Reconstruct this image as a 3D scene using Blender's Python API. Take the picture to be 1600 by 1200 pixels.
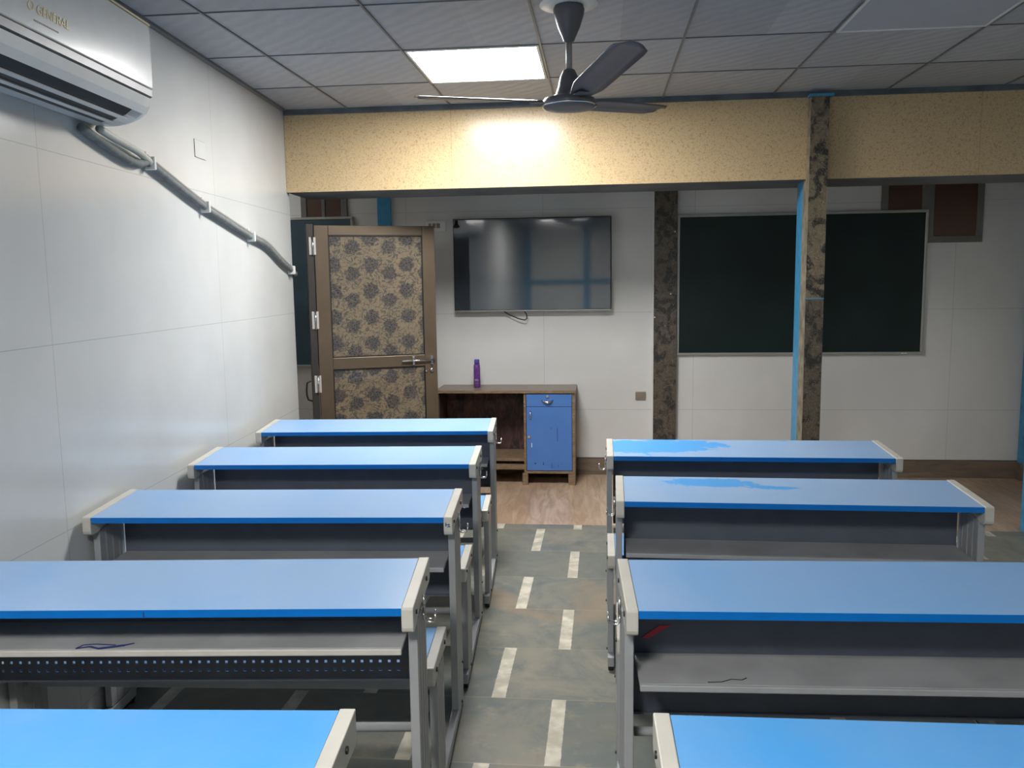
import bpy, bmesh, math, random
from mathutils import Vector, Matrix
random.seed(7)
for o in list(bpy.data.objects): bpy.data.objects.remove(o, do_unlink=True)
C = bpy.context.scene.collection
sc = bpy.context.scene

# ------------------------------------------------------------------ camera
H = 1.475
FPX, PITCH, YAW, ROLL = 1311.63, .1215, .0606, .0139
cd = bpy.data.cameras.new('camera'); cam = bpy.data.objects.new('camera', cd); C.objects.link(cam)
cd.sensor_width = 36.0; cd.lens = 36.0 * FPX / 1600.0; cd.clip_start = .05; cd.clip_end = 60
cp, sp = math.cos(PITCH), math.sin(PITCH)
fw = Vector((-math.sin(YAW) * cp, math.cos(YAW) * cp, -sp))
rt = Vector((math.cos(YAW), math.sin(YAW), 0)); up = rt.cross(fw)
r2 = math.cos(ROLL) * rt - math.sin(ROLL) * up
u2 = math.sin(ROLL) * rt + math.cos(ROLL) * up
cam.matrix_world = Matrix(((r2.x, u2.x, -fw.x, 0), (r2.y, u2.y, -fw.y, 0), (r2.z, u2.z, -fw.z, H), (0, 0, 0, 1)))
sc.camera = cam
# ------------------------------------------------------------------ world, exposure
w = bpy.data.worlds.new('world'); sc.world = w; w.use_nodes = True
w.node_tree.nodes['Background'].inputs[0].default_value = (.5, .6, .8, 1)
w.node_tree.nodes['Background'].inputs[1].default_value = .02
sc.view_settings.view_transform = 'Standard'; sc.view_settings.look = 'None'
sc.view_settings.gamma = 1; sc.view_settings.use_curve_mapping = False
sc.view_settings.exposure = 0.98
PANEL_MAIN = 35.0      # lit ceiling panel seen in the photo
PANEL_REAR = 46.0
HALL_FILL = 3.6      # added fill in the side hall, brightens the slate board      # the lit ceiling panel behind the camera

# ------------------------------------------------------------------ helpers: materials
def srgb(r, g, b):
    f = lambda c: c / 12.92 if c <= .04045 else ((c + .055) / 1.055) ** 2.4
    return (f(r / 255), f(g / 255), f(b / 255), 1)

class NT:
    """small wrapper for building node materials"""
    def __init__(s, name, rough=.5, metal=0., spec=.5):
        s.m = bpy.data.materials.new(name); s.m.use_nodes = True
        s.t = s.m.node_tree; s.b = s.t.nodes['Principled BSDF']
        s.b.inputs['Roughness'].default_value = rough
        s.b.inputs['Metallic'].default_value = metal
        s.b.inputs['Specular IOR Level'].default_value = spec
        s.tc = None
    def n(s, k, **kw):
        d = s.t.nodes.new(k)
        for a, v in kw.items(): setattr(d, a, v)
        return d
    def l(s, a, b): s.t.links.new(a, b)
    def obj(s):
        if not s.tc: s.tc = s.n('ShaderNodeTexCoord')
        return s.tc.outputs['Object']
    def math(s, op, a, b=None, c=None, clamp=False):
        d = s.n('ShaderNodeMath', operation=op, use_clamp=clamp)
        for i, v in enumerate((a, b, c)):
            if v is None: continue
            if isinstance(v, (int, float)): d.inputs[i].default_value = v
            else: s.l(v, d.inputs[i])
        return d.outputs[0]
    def xyz(s, v=None):
        d = s.n('ShaderNodeSeparateXYZ'); s.l(v or s.obj(), d.inputs[0]); return d.outputs
    def comb(s, x, y, z):
        d = s.n('ShaderNodeCombineXYZ')
        for i, v in enumerate((x, y, z)):
            if isinstance(v, (int, float)): d.inputs[i].default_value = v
            else: s.l(v, d.inputs[i])
        return d.outputs[0]
    def noise(s, scale, detail=2., vec=None, rough=.5, dist=0.):
        d = s.n('ShaderNodeTexNoise'); d.inputs['Scale'].default_value = scale
        d.inputs['Detail'].default_value = detail; d.inputs['Roughness'].default_value = rough
        d.inputs['Distortion'].default_value = dist
        s.l(vec or s.obj(), d.inputs['Vector']); return d.outputs['Fac']
    def mapping(s, scale=(1, 1, 1), loc=(0, 0, 0), vec=None):
        d = s.n('ShaderNodeMapping'); d.inputs['Scale'].default_value = scale; d.inputs['Location'].default_value = loc
        s.l(vec or s.obj(), d.inputs['Vector']); return d.outputs[0]
    def mix(s, fac, a, b):
        d = s.n('ShaderNodeMix', data_type='RGBA')
        for i, v in ((0, fac), (6, a), (7, b)):
            if isinstance(v, (int, float)): d.inputs[i].default_value = v
            elif isinstance(v, tuple): d.inputs[i].default_value = v
            else: s.l(v, d.inputs[i])
        return d.outputs[2]
    def step(s, v, lo, hi):
        d = s.n('ShaderNodeMapRange'); d.interpolation_type = 'SMOOTHSTEP'
        d.inputs[1].default_value = lo; d.inputs[2].default_value = hi
        s.l(v, d.inputs[0]); return d.outputs[0]
    def lines(s, v, pos, width):
        out = None
        for p in pos:
            c = s.math('COMPARE', v, float(p), width / 2)
            out = c if out is None else s.math('MAXIMUM', out, c)
        return out
    def color(s, c):
        if isinstance(c, tuple): s.b.inputs['Base Color'].default_value = c
        else: s.l(c, s.b.inputs['Base Color'])
    def rough(s, v): s.l(v, s.b.inputs['Roughness'])
    def coat(s, w, r=.05):
        s.b.inputs['Coat Weight'].default_value = w; s.b.inputs['Coat Roughness'].default_value = r
    def bump(s, v, strength=.3, dist=.002):
        d = s.n('ShaderNodeBump'); d.inputs['Strength'].default_value = strength; d.inputs['Distance'].default_value = dist
        s.l(v, d.inputs['Height']); s.l(d.outputs[0], s.b.inputs['Normal'])

def plain(name, c, rough=.5, metal=0., spec=.5, var=.12, scale=9.):
    t = NT(name, rough, metal, spec)
    n = t.noise(scale, 4.)
    dark = tuple(x * (1 - var) for x in c[:3]) + (1,); lite = tuple(min(1, x * (1 + var)) for x in c[:3]) + (1,)
    t.color(t.mix(t.step(n, .3, .7), dark, lite)); return t.m
def emitter(name, c, s):
    t = NT(name); t.color(c); t.b.inputs['Emission Color'].default_value = c; t.b.inputs['Emission Strength'].default_value = s
    return t.m

M = {}
M['metal'] = plain('grey_powder_coat', srgb(158, 160, 162), .42, .0, .5, .06)
M['cap'] = plain('light_grey_cap', srgb(196, 193, 184), .38, 0, .5, .05)
M['shelf'] = plain('grey_shelf_paint', srgb(160, 160, 160), .5, 0, .4, .12, 5)
M['panel'] = plain('dark_panel_paint', srgb(92, 98, 110), .45, 0, .4, .06)
M['chrome'] = plain('chrome', srgb(205, 205, 205), .18, 1, .5, .03)
M['black'] = plain('black_plastic', srgb(26, 26, 28), .45, 0, .4, .1)
M['white'] = plain('white_plastic', srgb(222, 224, 222), .35, 0, .5, .03)
M['acw'] = plain('ac_white_plastic', srgb(205, 208, 208), .22, 0, .5, .03)
M['acslot'] = plain('ac_dark_slot', srgb(30, 34, 40), .5, 0, .3, .1)
M['cream'] = plain('aged_cream_plastic', srgb(205, 190, 150), .4, 0, .4, .05)
M['gold'] = plain('gold_lettering', srgb(176, 160, 118), .4, .2, .4, .05)
M['bluepaint'] = plain('blue_paint', srgb(70, 150, 195), .4, 0, .4, .1, 20)
M['edge'] = plain('blue_edge_band', srgb(8, 112, 196), .35, 0, .4, .05)
M['alu'] = plain('bronze_aluminium', srgb(104, 90, 74), .38, .45, .5, .12, 3)
M['aludark'] = plain('dark_aluminium', srgb(64, 60, 56), .4, .3, .5, .1, 3)
M['silver'] = plain('silver_frame', srgb(170, 170, 165), .35, .5, .5, .05)
M['fan'] = plain('grey_brown_fan_paint', srgb(92, 92, 98), .35, .1, .5, .06)
M['rod'] = plain('fan_rod_paint', srgb(150, 148, 146), .35, .1, .5, .06)
M['grid'] = plain('ceiling_grid_metal', srgb(110, 112, 116), .4, .2, .5, .1)
M['strip'] = plain('dark_edge_strip', srgb(92, 100, 108), .4, .2, .5, .25, 6)
M['soffit'] = plain('grey_soffit', srgb(104, 106, 110), .55, 0, .4, .2, 4)
M['winframe'] = plain('grey_window_frame', srgb(112, 110, 106), .45, .1, .5, .1)
M['pane'] = plain('brown_pane', srgb(84, 60, 46), .3, 0, .5, .15, 3)
M['foam'] = plain('grey_pipe_foam', srgb(120, 124, 124), .75, 0, .3, .15, 30)
M['pipew'] = plain('off_white_pipe', srgb(190, 190, 180), .5, 0, .4, .08)
M['plate'] = plain('taupe_socket_plate', srgb(140, 128, 116), .5, 0, .4, .1)
M['concrete'] = plain('worn_grey_wood', srgb(140, 130, 112), .7, 0, .3, .3, 14)
M['purple'] = plain('purple_can', srgb(118, 70, 150), .3, .2, .5, .2, 60)
M['purplecap'] = plain('violet_cap', srgb(95, 82, 170), .35, 0, .5, .05)
M['red'] = plain('red_reflection_tint', srgb(190, 60, 72), .5, 0, .4, .05)
M['ink'] = plain('blue_ink', srgb(50, 62, 120), .6, 0, .3, .1)
M['hinge'] = plain('steel_hinge', srgb(205, 202, 195), .35, .4, .5, .05)

def wall_mat(name, axis, vlines, zlines, base=(208, 210, 209), rough=.2, lw=.003, coat=.0):
    t = NT(name, rough, 0, .5)
    x = t.xyz()
    h = x[axis]
    lm = t.math('MAXIMUM', t.lines(h, vlines, lw), t.lines(x[2], zlines, lw))
    n = t.noise(1.7, 4.); n2 = t.noise(24., 3., t.mapping((.3, .3, 3)))
    c = t.mix(t.step(n, .3, .75), srgb(*[v - 7 for v in base]), srgb(*[min(255, v + 4) for v in base]))
    c = t.mix(t.math('MULTIPLY', n2, .05), c, srgb(150, 150, 145))
    c = t.mix(t.math('MULTIPLY', lm, .38), c, srgb(120, 122, 120))
    t.color(c); t.rough(t.math('MULTIPLY_ADD', n, .1, rough - .05))
    return t.m
M['wall_left'] = wall_mat('left_wall_laminate', 1, [-1.4, .05, 1.3, 2.5, 3.9], [.118, .709, 1.30, 1.893], rough=.2)
M['wall_back'] = wall_mat('back_wall_laminate', 0, [-2.16, -1.17, -.138, .973, 1.89, 2.8], [.502, 1.236, 2.0], base=(222, 222, 220), rough=.24)
M['wall_rear'] = wall_mat('rear_wall_laminate', 0, [-.9, .6, 1.8], [.8], base=(232, 234, 232), rough=.5)

def wallpaper():      # beige beam paper with small brown squiggles
    t = NT('beige_squiggle_wallpaper', .26, 0, .5)
    n = t.noise(75., 1., dist=.5)
    sq = t.math('SUBTRACT', 1., t.step(t.math('ABSOLUTE', t.math('SUBTRACT', n, .5)), .012, .045))
    n3 = t.noise(95., 0.)
    sq = t.math('MULTIPLY', sq, t.step(n3, .33, .47))
    c = t.mix(t.math('MULTIPLY', sq, .5), srgb(204, 179, 138), srgb(132, 96, 66))
    x = t.xyz()[0]
    c = t.mix(t.math('MULTIPLY', t.lines(x, [-.64, 2.3], .004), .4), c, srgb(150, 120, 80))
    t.color(c); return t.m
M['paper'] = wallpaper()

def floral(name, hx=0, px=.235, pz=.168, ground=(128, 114, 93), ink=(44, 47, 56), rough=.28, rad=.052, ox=0.):
    """repeating dark peonies over a taupe ground"""
    t = NT(name, rough, 0, .5)
    o = t.obj(); x = t.xyz(o)
    dn = t.noise(34., 3., rough=.7); dn2 = t.noise(34., 3., rough=.7, vec=t.mapping(loc=(3, 5, 1))); dn2_ = t.noise(26., 2., t.mapping(loc=(3, 5, 1)))
    a = t.math('ADD', t.math('ADD', x[hx], ox), t.math('MULTIPLY_ADD', dn, .05, -.025))
    b = t.math('ADD', x[2], t.math('MULTIPLY_ADD', dn2, .05, -.025))
    vo = t.n('ShaderNodeTexVoronoi', feature='DISTANCE_TO_EDGE'); vo.inputs['Scale'].default_value = 62.
    t.l(t.mapping((1, .2, 1.15)), vo.inputs['Vector']); vein = t.math('DIVIDE', vo.outputs['Distance'], 62.)
    def flower(du, dv, rad, petals):
        u = t.math('SUBTRACT', t.math('FRACT', t.math('DIVIDE', t.math('ADD', a, du), px)), .5)
        v = t.math('SUBTRACT', t.math('FRACT', t.math('DIVIDE', t.math('ADD', b, dv), pz)), .5)
        u = t.math('MULTIPLY', u, px); v = t.math('MULTIPLY', v, pz)
        d = t.math('SQRT', t.math('ADD', t.math('MULTIPLY', u, u), t.math('MULTIPLY', v, v)))
        ang = t.math('ARCTAN2', v, u)
        pet = t.math('MULTIPLY', t.math('SINE', t.math('MULTIPLY', ang, petals)), .09)
        rr = t.math('MULTIPLY', d, t.math('ADD', 1.0, pet))
        disc = t.math('SUBTRACT', 1., t.step(t.math('ADD', rr, t.math('MULTIPLY', vein, .35)), rad * .86, rad * 1.0))
        ring = t.math('ABSOLUTE', t.math('SINE', t.math('ADD', t.math('MULTIPLY', rr, 180.), t.math('MULTIPLY', t.math('SINE', t.math('MULTIPLY', ang, petals)), 2.2))))
        lightl = t.math('MULTIPLY', t.math('SUBTRACT', 1., t.step(ring, .05, .45)), .75)
        vl = t.math('MULTIPLY', t.math('SUBTRACT', 1., t.step(vein, .0006, .0022)), .6)
        return t.math('MULTIPLY', disc, t.math('SUBTRACT', 1., t.math('MAXIMUM', vl, t.math('MULTIPLY', lightl, .6))))
    f = t.math('MAXIMUM', flower(0, 0, rad, 7.), flower(px / 2, .058, rad * .95, 6.))
    ln = t.noise(17., 2., t.mapping((1, 1, 1.3), (7, 2, 3)), dist=2.2)
    leaf = t.math('SUBTRACT', 1., t.step(t.math('ABSOLUTE', t.math('SUBTRACT', ln, .5)), .012, .035))
    leaf2 = t.step(t.noise(21., 3., t.mapping(loc=(4, 9, 2)), dist=3.), .54, .6)
    lf = t.math('MAXIMUM', t.math('MULTIPLY', leaf, .7), t.math('MULTIPLY', leaf2, .7))
    m = t.math('MAXIMUM', f, lf)
    g = t.mix(t.noise(5., 3.), srgb(*[v - 14 for v in ground]), srgb(*[v + 10 for v in ground]))
    t.color(t.mix(m, g, srgb(*ink))); return t.m
M['floral'] = floral('floral_door_paper', 0)
M['floral'].node_tree.nodes['Principled BSDF'].inputs['Coat Weight'].default_value = .6
M['floral'].node_tree.nodes['Principled BSDF'].inputs['Coat Roughness'].default_value = .06

def scroll(name, ground, dark, line, amt, k=1.):
    """dark paper with blurred blossoms and thin pale curling lines"""
    t = NT(name, .38, 0, .5)
    v = t.mapping((1, 1, .8))
    a = t.noise(11. * k, 3., v, .55, 1.2); b = t.noise(24. * k, 2., v, .5, 2.6); c3 = t.noise(15. * k, 2., t.mapping(loc=(3, 1, 8)), .5, 3.)
    bl = t.step(a, .5 - amt, .62 - amt)
    c = t.mix(bl, srgb(*ground), srgb(*dark))
    l1 = t.math('SUBTRACT', 1., t.step(t.math('ABSOLUTE', t.math('SUBTRACT', b, .5)), .008, .03))
    l2 = t.math('SUBTRACT', 1., t.step(t.math('ABSOLUTE', t.math('SUBTRACT', c3, .5)), .006, .02))
    c = t.mix(t.math('MULTIPLY', l1, .55), c, srgb(*[int(q * .7) for q in dark]))
    c = t.mix(t.math('MULTIPLY', l2, .7), c, srgb(*line))
    t.color(c); return t.m
M['floral_dark'] = scroll('floral_pillar_paper', (92, 84, 72), (48, 46, 46), (134, 122, 104), .04)
M['floral_lite'] = scroll('floral_column_paper', (120, 108, 88), (46, 43, 41), (158, 146, 122), .03)

def ceiling_mat():
    t = NT('gypsum_ceiling_tiles', .55, 0, .4)
    o = t.obj(); x = t.xyz(o)
    wv = t.n('ShaderNodeTexWave'); wv.wave_type = 'BANDS'; wv.bands_direction = 'DIAGONAL'
    wv.inputs['Scale'].default_value = 6.5; wv.inputs['Distortion'].default_value = 3.2; wv.inputs['Detail'].default_value = 1.
    wv.inputs['Detail Scale'].default_value = 1.6
    t.l(o, wv.inputs['Vector'])
    # tile to tile tone
    u = t.math('FLOOR', t.math('DIVIDE', t.math('ADD', t.math('SUBTRACT', x[0], t.math('MULTIPLY', x[1], .0446)), 1.744), .61))
    v = t.math('FLOOR', t.math('DIVIDE', t.math('SUBTRACT', t.math('ADD', x[1], t.math('MULTIPLY', x[0], .0446)), 3.772), .627))
    wn = t.n('ShaderNodeTexWhiteNoise', noise_dimensions='2D'); t.l(t.comb(u, v, 0), wn.inputs['Vector'])
    c = t.mix(wn.outputs['Value'], srgb(166, 167, 170), srgb(186, 187, 189))
    c = t.mix(t.math('MULTIPLY', wv.outputs['Fac'], .22), c, srgb(140, 142, 148))
    c = t.mix(t.math('MULTIPLY', t.noise(3., 5.), .2), c, srgb(120, 122, 124))
    t.color(c); t.bump(wv.outputs['Fac'], .5, .004); return t.m
M['ceiling'] = ceiling_mat()

def kota():
    t = NT('kota_stone_floor', .42, 0, .45)
    x = t.xyz()
    x = [t.math('MULTIPLY', x[0], 1.11), t.math('MULTIPLY', x[1], 1.11)]
    tt = t.math('ADD', x[1], t.math('MULTIPLY', x[0], .042))
    s_ = t.math('SUBTRACT', x[0], t.math('MULTIPLY', x[1], .05))
    row = t.math('DIVIDE', t.math('SUBTRACT', 5.4235, tt), .4581)
    ri = t.math('FLOOR', row); rf = t.math('FRACT', row)
    par = t.math('MODULO', t.math('ADD', ri, 40.), 2.)             # 0: A rows, 1: B rows
    c0 = t.math('MULTIPLY_ADD', par, .242, -.42)
    sx = t.math('DIVIDE', t.math('SUBTRACT', s_, c0), .522)
    ci = t.math('FLOOR', t.math('ADD', sx, .5))
    f = t.math('MULTIPLY', t.math('SUBTRACT', sx, ci), .522)
    nn = t.math('MULTIPLY_ADD', t.noise(60., 3.), .006, -.003)
    strip = t.math('LESS_THAN', t.math('ABSOLUTE', t.math('ADD', f, nn)), .0275)
    joint = t.math('LESS_THAN', t.math('ABSOLUTE', t.math('SUBTRACT', rf, .5)), .491)
    joint = t.math('SUBTRACT', 1., joint)
    cell = t.math('FLOOR', sx)
    wn = t.n('ShaderNodeTexWhiteNoise', noise_dimensions='2D'); t.l(t.comb(cell, ri, 0), wn.inputs['Vector'])
    base = t.mix(wn.outputs['Value'], srgb(112, 114, 106), srgb(140, 136, 122))
    n1 = t.noise(3.4, 6., rough=.72, dist=.9); n2 = t.noise(9., 5., rough=.7)
    base = t.mix(t.step(n1, .36, .72), base, srgb(98, 106, 106))
    base = t.mix(t.math('MULTIPLY', t.step(n2, .52, .74), .5), base, srgb(160, 150, 130))
    n4 = t.noise(1.4, 4., t.mapping(loc=(5, 1, 0)), dist=1.)
    base = t.mix(t.math('MULTIPLY', t.step(n4, .56, .7), .5), base, srgb(150, 128, 104))
    base = t.mix(t.math('MULTIPLY', joint, .5), base, srgb(150, 142, 120))
    st = t.mix(t.step(t.noise(14., 4.), .35, .7), srgb(178, 172, 156), srgb(214, 208, 192))
    c = t.mix(strip, base, st)
    t.color(c); t.rough(t.math('MULTIPLY_ADD', n2, .25, .3)); t.bump(n2, .12, .002)
    return t.m
M['kota'] = kota()

def laminate():
    t = NT('wood_laminate_floor', .32, 0, .5)
    x = t.xyz()
    pl = t.math('FLOOR', t.math('DIVIDE', t.math('ADD', x[0], t.math('MULTIPLY', x[1], -.045)), .19))
    off = t.n('ShaderNodeTexWhiteNoise', noise_dimensions='1D'); t.l(pl, off.inputs['W'])
    o = t.comb(x[0], t.math('ADD', t.math('MULTIPLY', x[1], .16), t.math('MULTIPLY', off.outputs['Value'], 7.)), 0)
    g = t.noise(15., 6., o, .6, 1.4); g2 = t.noise(3.5, 4., o, .5, 1.)
    c = t.mix(t.step(g, .3, .72), srgb(168, 140, 116), srgb(208, 182, 156))
    c = t.mix(t.math('MULTIPLY', t.step(g2, .4, .7), .45), c, srgb(150, 118, 92))
    c = t.mix(t.math('MULTIPLY', off.outputs['Value'], .25), c, srgb(200, 176, 150))
    t.color(c); return t.m
M['laminate'] = laminate()

def wood(name, c1, c2, rough=.5, sc=(2, 2, 14), scale=4.):
    t = NT(name, rough, 0, .4)
    g = t.noise(scale, 6., t.mapping(sc), .6, 1.2)
    t.color(t.mix(t.step(g, .3, .7), srgb(*c1), srgb(*c2))); return t.m
M['cabtop'] = wood('cabinet_top_laminate', (118, 104, 92), (136, 122, 110), .35, (2, 14, 2))
M['cabwood'] = wood('cabinet_brown_edge', (112, 92, 72), (146, 124, 98), .45, (3, 3, 12))
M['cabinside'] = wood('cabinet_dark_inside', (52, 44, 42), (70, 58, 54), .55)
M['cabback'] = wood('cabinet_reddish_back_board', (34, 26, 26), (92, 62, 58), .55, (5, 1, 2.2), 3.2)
M['skirt'] = wood('brown_skirting', (104, 92, 80), (132, 116, 100), .5, (.6, 2, 4))
def cabblue():
    t = NT('worn_blue_laminate', .42, 0, .45)
    n = t.noise(26., 3., t.mapping((2.4, 1, .35))); n2 = t.noise(4., 3.)
    x = t.xyz()
    low = t.step(x[2], .36, .1)
    sc_ = t.math('MULTIPLY', t.step(n, .68, .74), t.math('MULTIPLY_ADD', low, .8, .15))
    c = t.mix(n2, srgb(66, 112, 184), srgb(84, 130, 198))
    t.color(t.mix(sc_, c, srgb(50, 44, 60))); return t.m
M['cabblue'] = cabblue()

def board_mat():
    t = NT('green_chalkboard', .38, 0, .35)
    n = t.noise(2.2, 5.); n2 = t.noise(40., 2.)
    t.color(t.mix(t.step(n, .3, .7), srgb(10, 28, 28), srgb(17, 38, 36))); t.rough(t.math('MULTIPLY_ADD', n2, .2, .3)); return t.m
M['board'] = board_mat()
M['board_blue'] = plain('slate_blue_board', srgb(62, 84, 96), .35, 0, .4, .1, 3)
def tv_mat():
    t = NT('tv_screen_glass', .05, 0, 1.); t.color(srgb(62, 70, 80)); t.coat(1., .04); return t.m
M['screen'] = tv_mat()

def top_mat(name, dust_and_sheen, patches=None):
    """blue laminate; dust is a pale tone, dusty film plus grazing wall reflection painted in; patches = places wiped clean (object coords)"""
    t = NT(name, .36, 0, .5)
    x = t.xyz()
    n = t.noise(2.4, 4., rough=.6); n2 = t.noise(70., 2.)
    d = t.math('MULTIPLY_ADD', t.step(n, .25, .75), .22, dust_and_sheen - .11, clamp=True)  # pale amount: dusty film together with wall reflection painted into the colour
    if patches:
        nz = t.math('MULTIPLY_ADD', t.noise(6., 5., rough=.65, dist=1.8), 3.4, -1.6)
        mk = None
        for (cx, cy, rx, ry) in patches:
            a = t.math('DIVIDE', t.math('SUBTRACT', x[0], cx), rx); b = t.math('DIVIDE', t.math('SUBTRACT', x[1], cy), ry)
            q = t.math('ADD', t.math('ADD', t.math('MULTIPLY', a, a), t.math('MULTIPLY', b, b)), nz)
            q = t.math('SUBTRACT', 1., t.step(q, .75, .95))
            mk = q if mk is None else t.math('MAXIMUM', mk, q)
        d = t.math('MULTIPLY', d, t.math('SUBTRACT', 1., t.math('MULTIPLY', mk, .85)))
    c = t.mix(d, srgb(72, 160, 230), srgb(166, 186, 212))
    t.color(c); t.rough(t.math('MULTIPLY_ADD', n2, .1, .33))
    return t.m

# ------------------------------------------------------------------ helpers: meshes
class MB:
    def __init__(s): s.v = []; s.f = []; s.mi = []
    def poly(s, pts, faces, mi=0):
        k = len(s.v); s.v += [tuple(p) for p in pts]
        for f in faces: s.f.append(tuple(k + i for i in f)); s.mi.append(mi)
    def box(s, x0, x1, y0, y1, z0, z1, mi=0, R=None):
        p = [(x, y, z) for x in (x0, x1) for y in (y0, y1) for z in (z0, z1)]
        if R is not None: p = [tuple(R @ Vector(q)) for q in p]
        s.poly(p, [(0, 1, 3, 2), (4, 6, 7, 5), (0, 4, 5, 1), (2, 3, 7, 6), (0, 2, 6, 4), (1, 5, 7, 3)], mi); return s
    def prism_x(s, prof, x0, x1, mi=0):
        n = len(prof)
        s.poly([(x0, y, z) for y, z in prof] + [(x1, y, z) for y, z in prof],
               [tuple(range(n)), tuple(range(2 * n - 1, n - 1, -1))] + [(i, n + i, n + (i + 1) % n, (i + 1) % n)[::-1] for i in range(n)], mi); return s
    def tube(s, pts, r, seg=10, closed=False, mi=0):
        pts = [Vector(p) for p in pts]; n = len(pts); k = len(s.v); rr = r if isinstance(r, (list, tuple)) else [r] * n
        ref = None
        for i, p in enumerate(pts):
            d = (pts[min(i + 1, n - 1)] - pts[max(i - 1, 0)]).normalized()
            if ref is None: ref = Vector((0, 0, 1)) if abs(d.z) < .9 else Vector((1, 0, 0))
            a = (ref - d * ref.dot(d)).normalized(); ref = a; b = d.cross(a)
            for j in range(seg):
                th = 2 * math.pi * j / seg
                s.v.append(tuple(p + (a * math.cos(th) + b * math.sin(th)) * rr[i]))
        for i in range(n - 1):
            for j in range(seg):
                s.f.append((k + i * seg + j, k + i * seg + (j + 1) % seg, k + (i + 1) * seg + (j + 1) % seg, k + (i + 1) * seg + j)); s.mi.append(mi)
        s.f.append(tuple(k + j for j in range(seg))[::-1]); s.mi.append(mi)
        s.f.append(tuple(k + (n - 1) * seg + j for j in range(seg))); s.mi.append(mi); return s
    def lathe(s, prof, c=(0, 0, 0), seg=32, mi=0):
        k = len(s.v); n = len(prof)
        for r, z in prof:
            for j in range(seg):
                th = 2 * math.pi * j / seg; s.v.append((c[0] + r * math.cos(th), c[1] + r * math.sin(th), c[2] + z))
        for i in range(n - 1):
            for j in range(seg):
                s.f.append((k + i * seg + j, k + i * seg + (j + 1) % seg, k + (i + 1) * seg + (j + 1) % seg, k + (i + 1) * seg + j)); s.mi.append(mi)
        s.f.append(tuple(k + j for j in range(seg))[::-1]); s.mi.append(mi)
        s.f.append(tuple(k + (n - 1) * seg + j for j in range(seg))); s.mi.append(mi); return s
    def build(s, name, mats, parent=None, bevel=0, smooth=False, kind=None, label=None, loc=None, rot=None):
        me = bpy.data.meshes.new(name); me.from_pydata(s.v, [], s.f)
        if not isinstance(mats, (list, tuple)): mats = [mats]
        for m in mats: me.materials.append(m)
        for p, i in zip(me.polygons, s.mi): p.material_index = i; p.use_smooth = smooth
        bm = bmesh.new(); bm.from_mesh(me); bmesh.ops.recalc_face_normals(bm, faces=bm.faces); bm.to_mesh(me); bm.free()
        o = bpy.data.objects.new(name, me); C.objects.link(o)
        if parent: o.parent = parent
        if loc is not None: o.location = loc
        if rot is not None: o.rotation_euler = rot
        if bevel:
            b = o.modifiers.new('bevel', 'BEVEL'); b.width = bevel; b.segments = 2; b.limit_method = 'ANGLE'; b.angle_limit = .6
        if kind: o['kind'] = kind
        if label: o['label'] = label
        return o
def thing(name, label, cat, loc=(0, 0, 0), rz=0, group=None):
    o = bpy.data.objects.new(name, None); o.empty_display_size = .1; C.objects.link(o)
    o.location = loc; o.rotation_euler = (0, 0, rz); o['label'] = label; o['category'] = cat
    if group: o['group'] = group
    return o
def B(*a, **k): return MB().box(*a, **k)

# ------------------------------------------------------------------ room frame
WS = -.0419                       # slope of the cross walls
WA = math.atan(WS)                # their angle
def yb(x): return 4.982 + WS * x  # beam face
def yw(x): return 6.339 + WS * x # back wall face
BS = .901                         # size of the back wall things
def bz(z): return (z - 1.637) * BS + H
def xl(y): return -1.499 - .0289 * y  # left wall face
XR = 3.38
ZC = 2.53
def quadwall(name, p0, p1, z0, z1, thick, mat, kind='structure', bevel=0, parent=None):
    """vertical slab between plan points p0,p1, thickness to the left of p0->p1"""
    a = Vector(p0); b = Vector(p1); d = (b - a).normalized(); n = Vector((-d.y, d.x)) * thick
    P = [a, b, b + n, a + n]
    m = MB(); m.poly([(p.x, p.y, z0) for p in P] + [(p.x, p.y, z1) for p in P],
                     [(0, 3, 2, 1), (4, 5, 6, 7), (0, 1, 5, 4), (1, 2, 6, 5), (2, 3, 7, 6), (3, 0, 4, 7)])
    return m.build(name, mat, parent, bevel, kind=kind)

YR = -2.6
YF = 4.9796
m = MB(); m.poly([(-1.9, YR - .1, 0), (XR + .1, YR - .1, 0), (XR + .1, YF + WS * XR, 0), (-1.9, YF + WS * -1.9, 0),
                  (-1.9, YR - .1, -.08), (XR + .1, YR - .1, -.08), (XR + .1, YF + WS * XR, -.08), (-1.9, YF + WS * -1.9, -.08)],
                 [(0, 1, 2, 3), (4, 7, 6, 5), (0, 4, 5, 1), (1, 5, 6, 2), (2, 6, 7, 3), (3, 7, 4, 0)])
m.build('floor', M['kota'], kind='structure')
m = MB(); q = [(-3.6, YF + WS * -3.6), (XR + .1, YF + WS * XR), (XR + .1, yw(XR) + .1), (-3.6, yw(-3.6) + .1)]
m.poly([(x, y, 0) for x, y in q] + [(x, y, -.08) for x, y in q], [(0, 1, 2, 3), (4, 7, 6, 5), (0, 4, 5, 1), (1, 5, 6, 2), (2, 6, 7, 3), (3, 7, 4, 0)])
m.build('floor', M['laminate'], kind='structure')
quadwall('wall_left', (xl(YR), YR), (xl(5.1), 5.1), 0, ZC + .06, .12, M['wall_left'])
quadwall('wall_back', (-3.5, yw(-3.5)), (XR, yw(XR)), 0, ZC + .06, .12, M['wall_back'])
quadwall('wall_right', (XR, yw(XR)), (XR, YR), 0, ZC + .06, .12, M['wall_rear'])
quadwall('wall_rear', (XR, YR), (xl(YR), YR), 0, ZC + .06, .12, M['wall_rear'])
quadwall('wall_side', (-3.5, 5.1), (-3.5, yw(-3.5)), 0, ZC + .06, .12, M['wall_back'])
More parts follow.
